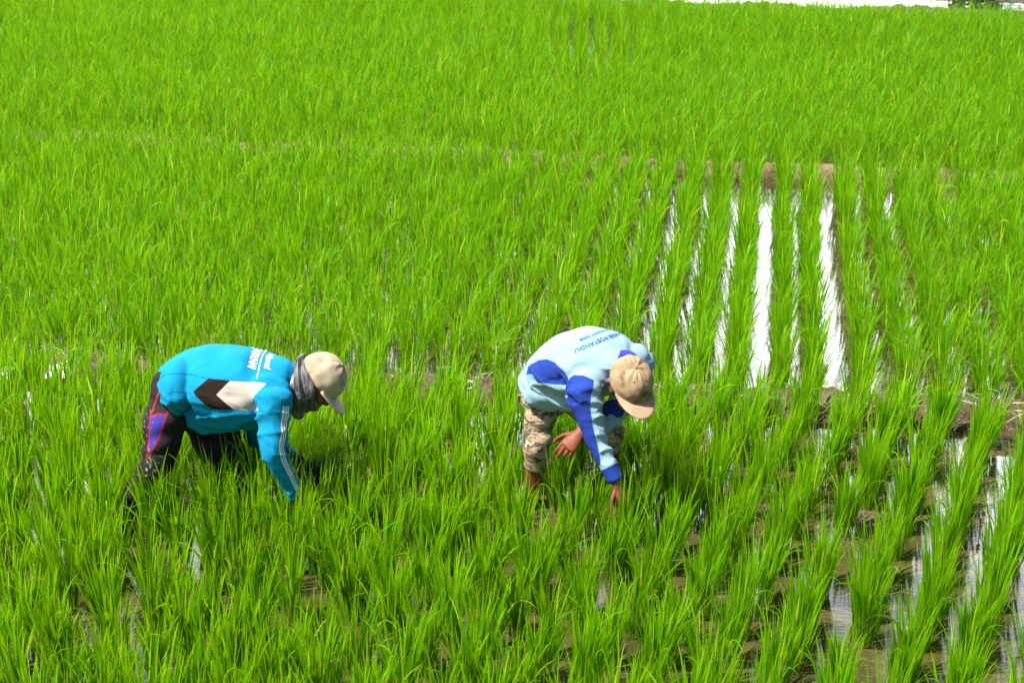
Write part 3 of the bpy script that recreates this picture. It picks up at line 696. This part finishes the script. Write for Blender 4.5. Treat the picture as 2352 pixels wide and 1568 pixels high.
for h, k, a in ((nhip, nkn, nan), (fhip, fkn, fan)):
    tube(bm, [(h, .070, .075), (h.lerp(k, .5), .056, .058), (k, .043, .045), (k.lerp(a, .45), .041, .043), (a, .030, .032)], RT)
    tube(bm, [(a-FW*.05+Vector((0, 0, -.03)), .032, .03), (a+FW*.05+Vector((0, 0, -.05)), .04, .028), (a+FW*.15+Vector((0, 0, -.065)), .042, .018)], RT, n=16)
hand(bm, nwr+(nwr-nel).normalized()*.02, (nwr-nel).normalized()*.8+Vector((.2, 0, -.5)), Vector((.6, -.7, .4)), Vector((-.7, -.5, 0)), curl=.5, size=.88)
hand(bm, fwr+Vector((-.03, -.01, -.005)), Vector((-.62, -.28, -.62)), Vector((-.2, -.75, .62)), Vector((-.75, .15, .6)), curl=.42, size=.92, spread=.03)
me = fuse(bm, .0035, 3, 'body'); me.materials.append(M_SKIN)
body2 = attach(bpy.data.objects.new('body', me), p3); face_bits(HC, HU, HV, HS, body2)
bm = bmesh.new(); ell(bm, PR(480, 540, 6.26), (FW, RT, Vector((0, 0, 1))), (.115, .155, .135), 28)
TL = [tube(bm, [(nhip+Vector((0, 0, .03)), .085, .088), (nhip.lerp(nkn, .3), .072, .076), (nhip.lerp(nkn, .6), .062, .066), (nkn, .056, .058), (nkn.lerp(nan, .22), .050, .052)], FW, n=26, cap=.2),
      tube(bm, [(fhip, .085, .09), (fhip.lerp(fkn, .4), .08, .085), (fhip.lerp(fkn, .75), .07, .072), (fkn, .064, .064), (fkn.lerp(fan, .25), .054, .055)], FW, n=26, cap=.2)]
me = fuse(bm, .006, 4, 'trousers'); v = verts_np(me); nr = norms_np(me)
f0, n0, *_ = folds(v, TL[0], FW, .006, 60, 2.7); f1, n1, *_ = folds(v, TL[1], FW, .006, 50, 5.1)
set_co(me, v+nr*np.where(n0 < n1, f0, f1)[:, None])
mt = Mat('camouflage'); a1 = mt.noise(17, 3, (1, 1, 2.2), rough=.4); a2 = mt.noise(24, 2, (1.2, 1, 2.4), rough=.35); a3 = mt.noise(33, 2, (1, 1.3, 2.0), rough=.3)
c = mt.mixc(mt.rng(a1, .48, .50), (.44, .35, .25), (.30, .23, .155)); c = mt.mixc(mt.rng(a2, .55, .57), c, (.17, .125, .08)); c = mt.mixc(mt.rng(a3, .60, .62), c, (.09, .065, .045))
me.materials.append(mt.done(mt.pbr(c, .9, .15, mt.bump(mt.noise(900, 2), .15, .002))))
attach(bpy.data.objects.new('trousers', me), p3)
bm = bmesh.new(); TS = tube(bm, spine, RT, n=36, cap=.35)
SN = arm_sleeve(bm, nsh, nel, nwr, (.076, .062, .051, .043, .039, .035)); SF = arm_sleeve(bm, fsh, fel, fwr, (.074, .066, .056, .05, .043, .037))
tube(bm, [(nsh+Vector((0, .02, .0)), .07, .07), (PR(800, 460, 5.93), .09, .09), (PR(930, 400, 5.97), .08, .075), (fsh, .068, .068)], FW, n=26)
ell(bm, PR(520, 560, 6.12), (FW, RT, Vector((0, 0, 1))), (.20, .13, .085), 30)
me = fuse(bm, .006, 5, 'shirt'); v = verts_np(me); nr = norms_np(me)
nT, sT, aT, _ = chain_coords(v, TS, RT); nN, sN, aN, _ = chain_coords(v, SN, Vector((1, 0, 0))); nF, sF, aF, _ = chain_coords(v, SF, Vector((1, 0, 0)))
isN = (nN < nT) & (nN < nF) & (sN > .04); isF = (nF < nT) & (nF < nN) & (sF > .04)
SN_LEN = float(np.linalg.norm(np.diff(SN[:, :3], axis=0), axis=1).sum())
under = np.clip(.55-nr[:, 2], 0, 1)
drape = .013*crease(v[:, 0]*40+v[:, 2]*64+3.0*vnoise(v, 5, 2.2))*np.clip(.6+1.3*vnoise(v, 3.4, 5.0), 0, 1.2)*under + .005*vnoise(v, 11, 7.7) + .011*ridge(v, 6, 6, 14, 1.3)*(.2+.8*np.clip(under*1.6, 0, 1)) - .008*ridge(v+v[:, [2, 0, 1]]*.6, 12, 8, 6, 5.1)*np.clip(under*1.6, 0, 1)
slv = .0065*crease(sN*95+1.5*np.sin(aN)+2.6*vnoise(v, 8, 1.0))*(.3+1.2*np.clip(vnoise(v, 6, 9.0)+.2, 0, 1)) + .003*vnoise(v, 9, 2.1) + .006*ridge(v+v[:, [2, 0, 1]]*.5, 10, 10, 24, 4.2)
slv = slv*np.clip((SN_LEN-.03-sN)/.06, .15, 1)
slf = .007*np.sin(sF*80+1.5*np.sin(aF)+2.2*vnoise(v, 8, 1.0))
to2, dr = pattern_frame(PR(640, 560, 5.95), 6.55, 640, 560, 7.38)
p2 = to2(v)
blue = np.maximum(np.where(~isN & ~isF & (v[:, 1] < 6.28), sdf_poly(p2, dr([(288, 440), (303, 375), (380, 343), (440, 346), (500, 380), (560, 450), (605, 545), (640, 555), (560, 545), (480, 528), (375, 508), (340, 440)])), -1),
                  np.where(isN | (nN < nT+.1), sdf_poly(p2, dr([(595, 495), (625, 474), (690, 482), (768, 520), (735, 700), (760, 860), (800, 1010), (815, 1120), (700, 1120), (640, 900), (560, 600)])), -1))
cuffs = np.maximum(np.where(isN, sN-(SN is None)-.0-float(np.linalg.norm(np.diff(SN[:, :3], axis=0), axis=1).sum())+.055, -1), np.where(isF, sF-float(np.linalg.norm(np.diff(SF[:, :3], axis=0), axis=1).sum())+.05, -1))
far_blue = np.where(isF, np.where(nr[:, 0] < .35, .01, -.01), -1)
set_co(me, v+nr*np.where(isN, slv*np.where(blue > -.002, .25, 1), np.where(isF, slf, drape))[:, None])
set_attr(me, 'blue', np.maximum(np.maximum(blue, cuffs), far_blue))
mt = Mat('pale_blue_jersey'); c = mt.mixc(mt.rng(mt.noise(8, 4), .3, .7), (.21, .35, .445), (.26, .40, .49))
c = mt.mixc(mt.rng(mt.attr('blue'), -.001, .001), c, (.013, .040, .27))
me.materials.append(mt.done(mt.pbr(c, .85, .2, mt.bump(mt.noise(700, 2), .15, .002))))
shirt2 = attach(bpy.data.objects.new('shirt', me), p3)
# collar
bm = bmesh.new(); cc = PR(1000, 425, 5.91); ax = (HC-PR(900, 400, 5.97)).normalized(); l1 = (RT-ax*RT.dot(ax)).normalized(); l2 = ax.cross(l1)
ring = []
for k in range(40):
    a = 2*math.pi*k/40; d = l1*math.cos(a)*.080+l2*math.sin(a)*.076; o_ = d.normalized()
    ring.append([bm.verts.new(cc+d+ax*x+o_*y) for x, y in ((-.02, .008), (.016, .002), (.018, -.002), (-.02, -.004))])
for k in range(40):
    a, b = ring[k], ring[(k+1) % 40]
    for i in range(4): bm.faces.new((a[i], b[i], b[(i+1) % 4], a[(i+1) % 4]))
from_bm('collar', bm, cloth_mat('royal_blue', (.035, .032, .32)), shirt2)
M_PRINT = plain('blue_print', (.015, .13, .42), .8)
tdir = Vector((-RT.x, -RT.y, 0))            # from the right shoulder to the left one
bc = PR(795, 274, 6.02); upd = FW
rd = RT*1.0                                  # reading runs from the left shoulder to the right one
def arc_place(rad, dy):
    def f(x, y):
        an = x/rad; q_ = bc + rd*(math.sin(an)*(rad+y)) + upd*(dy+math.cos(an)*(rad+y)-rad) + Vector((0, 0, .35))
        return q_, Vector((0, 0, -1))
    return f
lettering(shirt2, me, shirt2, 'NGI KADER POSYANDU', .028, arc_place(.24, .055), M_PRINT, spacing=1.0)
lettering(shirt2, me, shirt2, 'KAB. NGAWI 2008', .023, arc_place(.22, .008), M_PRINT, spacing=1.0)
capm2 = cap_mat('tan_cap', (.25, .165, .09), (.40, .29, .18), .9)
cap, base = make_cap(p3, HC, HU, HV, HS, capm2, cloth_mat('tan_brim', (.34, .245, .15), mottle=.15), 1.0, .10)
eyelets(cap, base, HU, HV, HS, plain('eyelet_dark', (.10, .06, .04)))

# ------------------------------------------------------------------ small things
def lathe(name, prof, c, m, parent=None, n=40):
    bm = bmesh.new(); rings = [[bm.verts.new((c.x+r*math.cos(2*math.pi*k/n), c.y+r*math.sin(2*math.pi*k/n), c.z+zz)) for k in range(n)] for r, zz in prof]
    for a, b in zip(rings[:-1], rings[1:]):
        for k in range(n): bm.faces.new((a[k], a[(k+1) % n], b[(k+1) % n], b[k]))
    return from_bm(name, bm, m, parent)
bp = ground_at(463, 390, .12); bp.z = .105
bowl = empty('bowl', bp); tag(bowl, 'black plastic bowl with a white rim lying on the mud bank between the two people', 'bowl')
M_BLK = plain('black_plastic', (.012, .012, .013), .35, .5)
lathe('shell', [(.01, -.03), (.040, -.03), (.052, .01), (.058, .045), (.054, .045), (.048, .01), (.036, -.02), (.01, -.022)], bp, M_BLK, bowl)
lathe('rim', [(.057, .043), (.062, .043), (.063, .049), (.057, .050), (.054, .046)], bp, plain('white_rim', (.6, .6, .58), .5), bowl)
M_EGG = plain('snail_eggs', (.62, .17, .20), .6)
def eggs(px, py, zz, label, length=.035):
    g = ground_at(px, py, zz); bm = bmesh.new(); rr = random.Random(px)
    for i in range(46):
        a = rr.uniform(0, 6.28); t = rr.uniform(-1, 1); r_ = .007*math.sqrt(1-t*t)
        bmesh.ops.create_icosphere(bm, subdivisions=1, radius=.0032, matrix=Matrix.Translation(g+Vector((r_*math.cos(a), r_*math.sin(a), t*length/2))))
    bmesh.ops.create_cone(bm, cap_ends=True, segments=6, radius1=.003, radius2=.002, depth=zz+.06, matrix=Matrix.Translation((g.x, g.y+.006, (zz+.06)/2-.05)))
    tag(from_bm('snail_egg_cluster', bm, M_EGG), label, 'snail eggs', 'pink snail eggs on stalks')
eggs(981, 523, .06, 'pink snail egg cluster on a stalk above open water near the right edge', .05)
eggs(883, 465, .05, 'pink snail egg cluster on a stalk beside the white reflection near the mud bank', .035)
eggs(608, 620, .06, 'orange pink snail egg cluster low among the foreground rice right of centre')
eggs(176, 664, .10, 'pale pink snail egg cluster in the foreground rice at lower left', .03)
eggs(448, 410, .08, 'reddish snail egg cluster on a stalk just left of the black bowl', .045)
# yellow drowned leaf behind the pale blue shirt
g = ground_at(550, 329); bm = bmesh.new()
ell(bm, g+Vector((0, 0, .012)), (Vector((1, .1, 0)), Vector((-.1, 1, 0)), Vector((0, 0, 1))), (.045, .03, .014), 16)
for vt in bm.verts: vt.co += vt.co.normalized()*0 + Vector((0, 0, .008*noise.noise(vt.co*40)))
tag(from_bm('foam_scrap', bm, plain('pale_yellow', (.72, .56, .22), .7)), 'pale yellow scrap floating on the water behind the back of the pale blue shirt', 'litter')
def scrap(px, py, w_, d_, label):
    g = ground_at(px, py, .11); bm = bmesh.new(); n = 6
    gr = [[bm.verts.new((g.x+w_*(i/n-.5), g.y+d_*(j/n-.5), .115+.018*noise.noise(Vector((i*.5+px, j*.5, 0)))+.03*(j/n))) for i in range(n+1)] for j in range(n+1)]
    for j in range(n):
        for i in range(n): bm.faces.new((gr[j][i], gr[j][i+1], gr[j+1][i+1], gr[j+1][i]))
    o = from_bm('paper_scrap', bm, plain('white_paper', (.74, .72, .68), .8)); s = o.modifiers.new('s', 'SOLIDIFY'); s.thickness = .002
    tag(o, label, 'litter', 'white scraps on the mud bank')
scrap(60, 374, .13, .12, 'larger white paper scrap on the mud bank left of the person in turquoise')
scrap(5, 376, .08, .09, 'small white paper scrap on the mud bank at the left edge of the photo')
# the bush at the top right, beyond the field
bp = Vector((5.26, 18.02, .05)); bush = empty('bush', bp); tag(bush, 'small dark green bush with bare thin stems at the far edge of the field', 'bush')
M_BARK = plain('bark', (.20, .15, .09), .9)
bm = bmesh.new()
for dx, dy, tx in ((-.10, 0, -.16), (.02, .05, .05), (.12, -.04, .24)):
    tube(bm, [(bp+Vector((dx, dy, -.05)), .03, .03), (bp+Vector((dx+tx*.4, dy, .5)), .024, .024), (bp+Vector((dx+tx, dy, 1.1)), .016, .016), (bp+Vector((dx+tx*1.5, dy, 1.7)), .008, .008)], Vector((1, 0, 0)), n=10, sub=4)
from_bm('stem', bm, M_BARK, bush)
def leaf_cloud(n, c, r, size):
    P = rng.normal(0, 1, (n, 3)); P /= np.linalg.norm(P, axis=1)[:, None]; P = P*np.array(r)*rng.uniform(.3, 1, (n, 1))**.5+np.array(c)
    a = rng.normal(0, 1, (n, 3)); a /= np.linalg.norm(a, axis=1)[:, None]; b = np.cross(a, rng.normal(0, 1, (n, 3))); b /= np.linalg.norm(b, axis=1)[:, None]
    s = size*rng.uniform(.6, 1.2, (n, 1))
    v = np.stack([P-a*s, P+b*s*.45, P+a*s, P-b*s*.45], 1).reshape(-1, 3); q = np.arange(4*n).reshape(-1, 4)
    return v, q, np.full(4*n, .6), np.repeat(rng.uniform(0, .9, n), 4)
v, q, t, r = merge([leaf_cloud(260, bp+Vector((0, -.05, .08)), (.34, .2, .08), .045), leaf_cloud(900, bp+Vector((.1, 0, 1.35)), (.75, .6, .45), .06)])
me = np_mesh('foliage', v, q, {'t': t, 'rnd': r}); me.materials.append(leaf_mat('bush_leaf', (.03, .09, .015), (.03, .09, .015), (.05, .13, .02), (.10, .16, .03), .25))
attach(bpy.data.objects.new('foliage', me), bush)
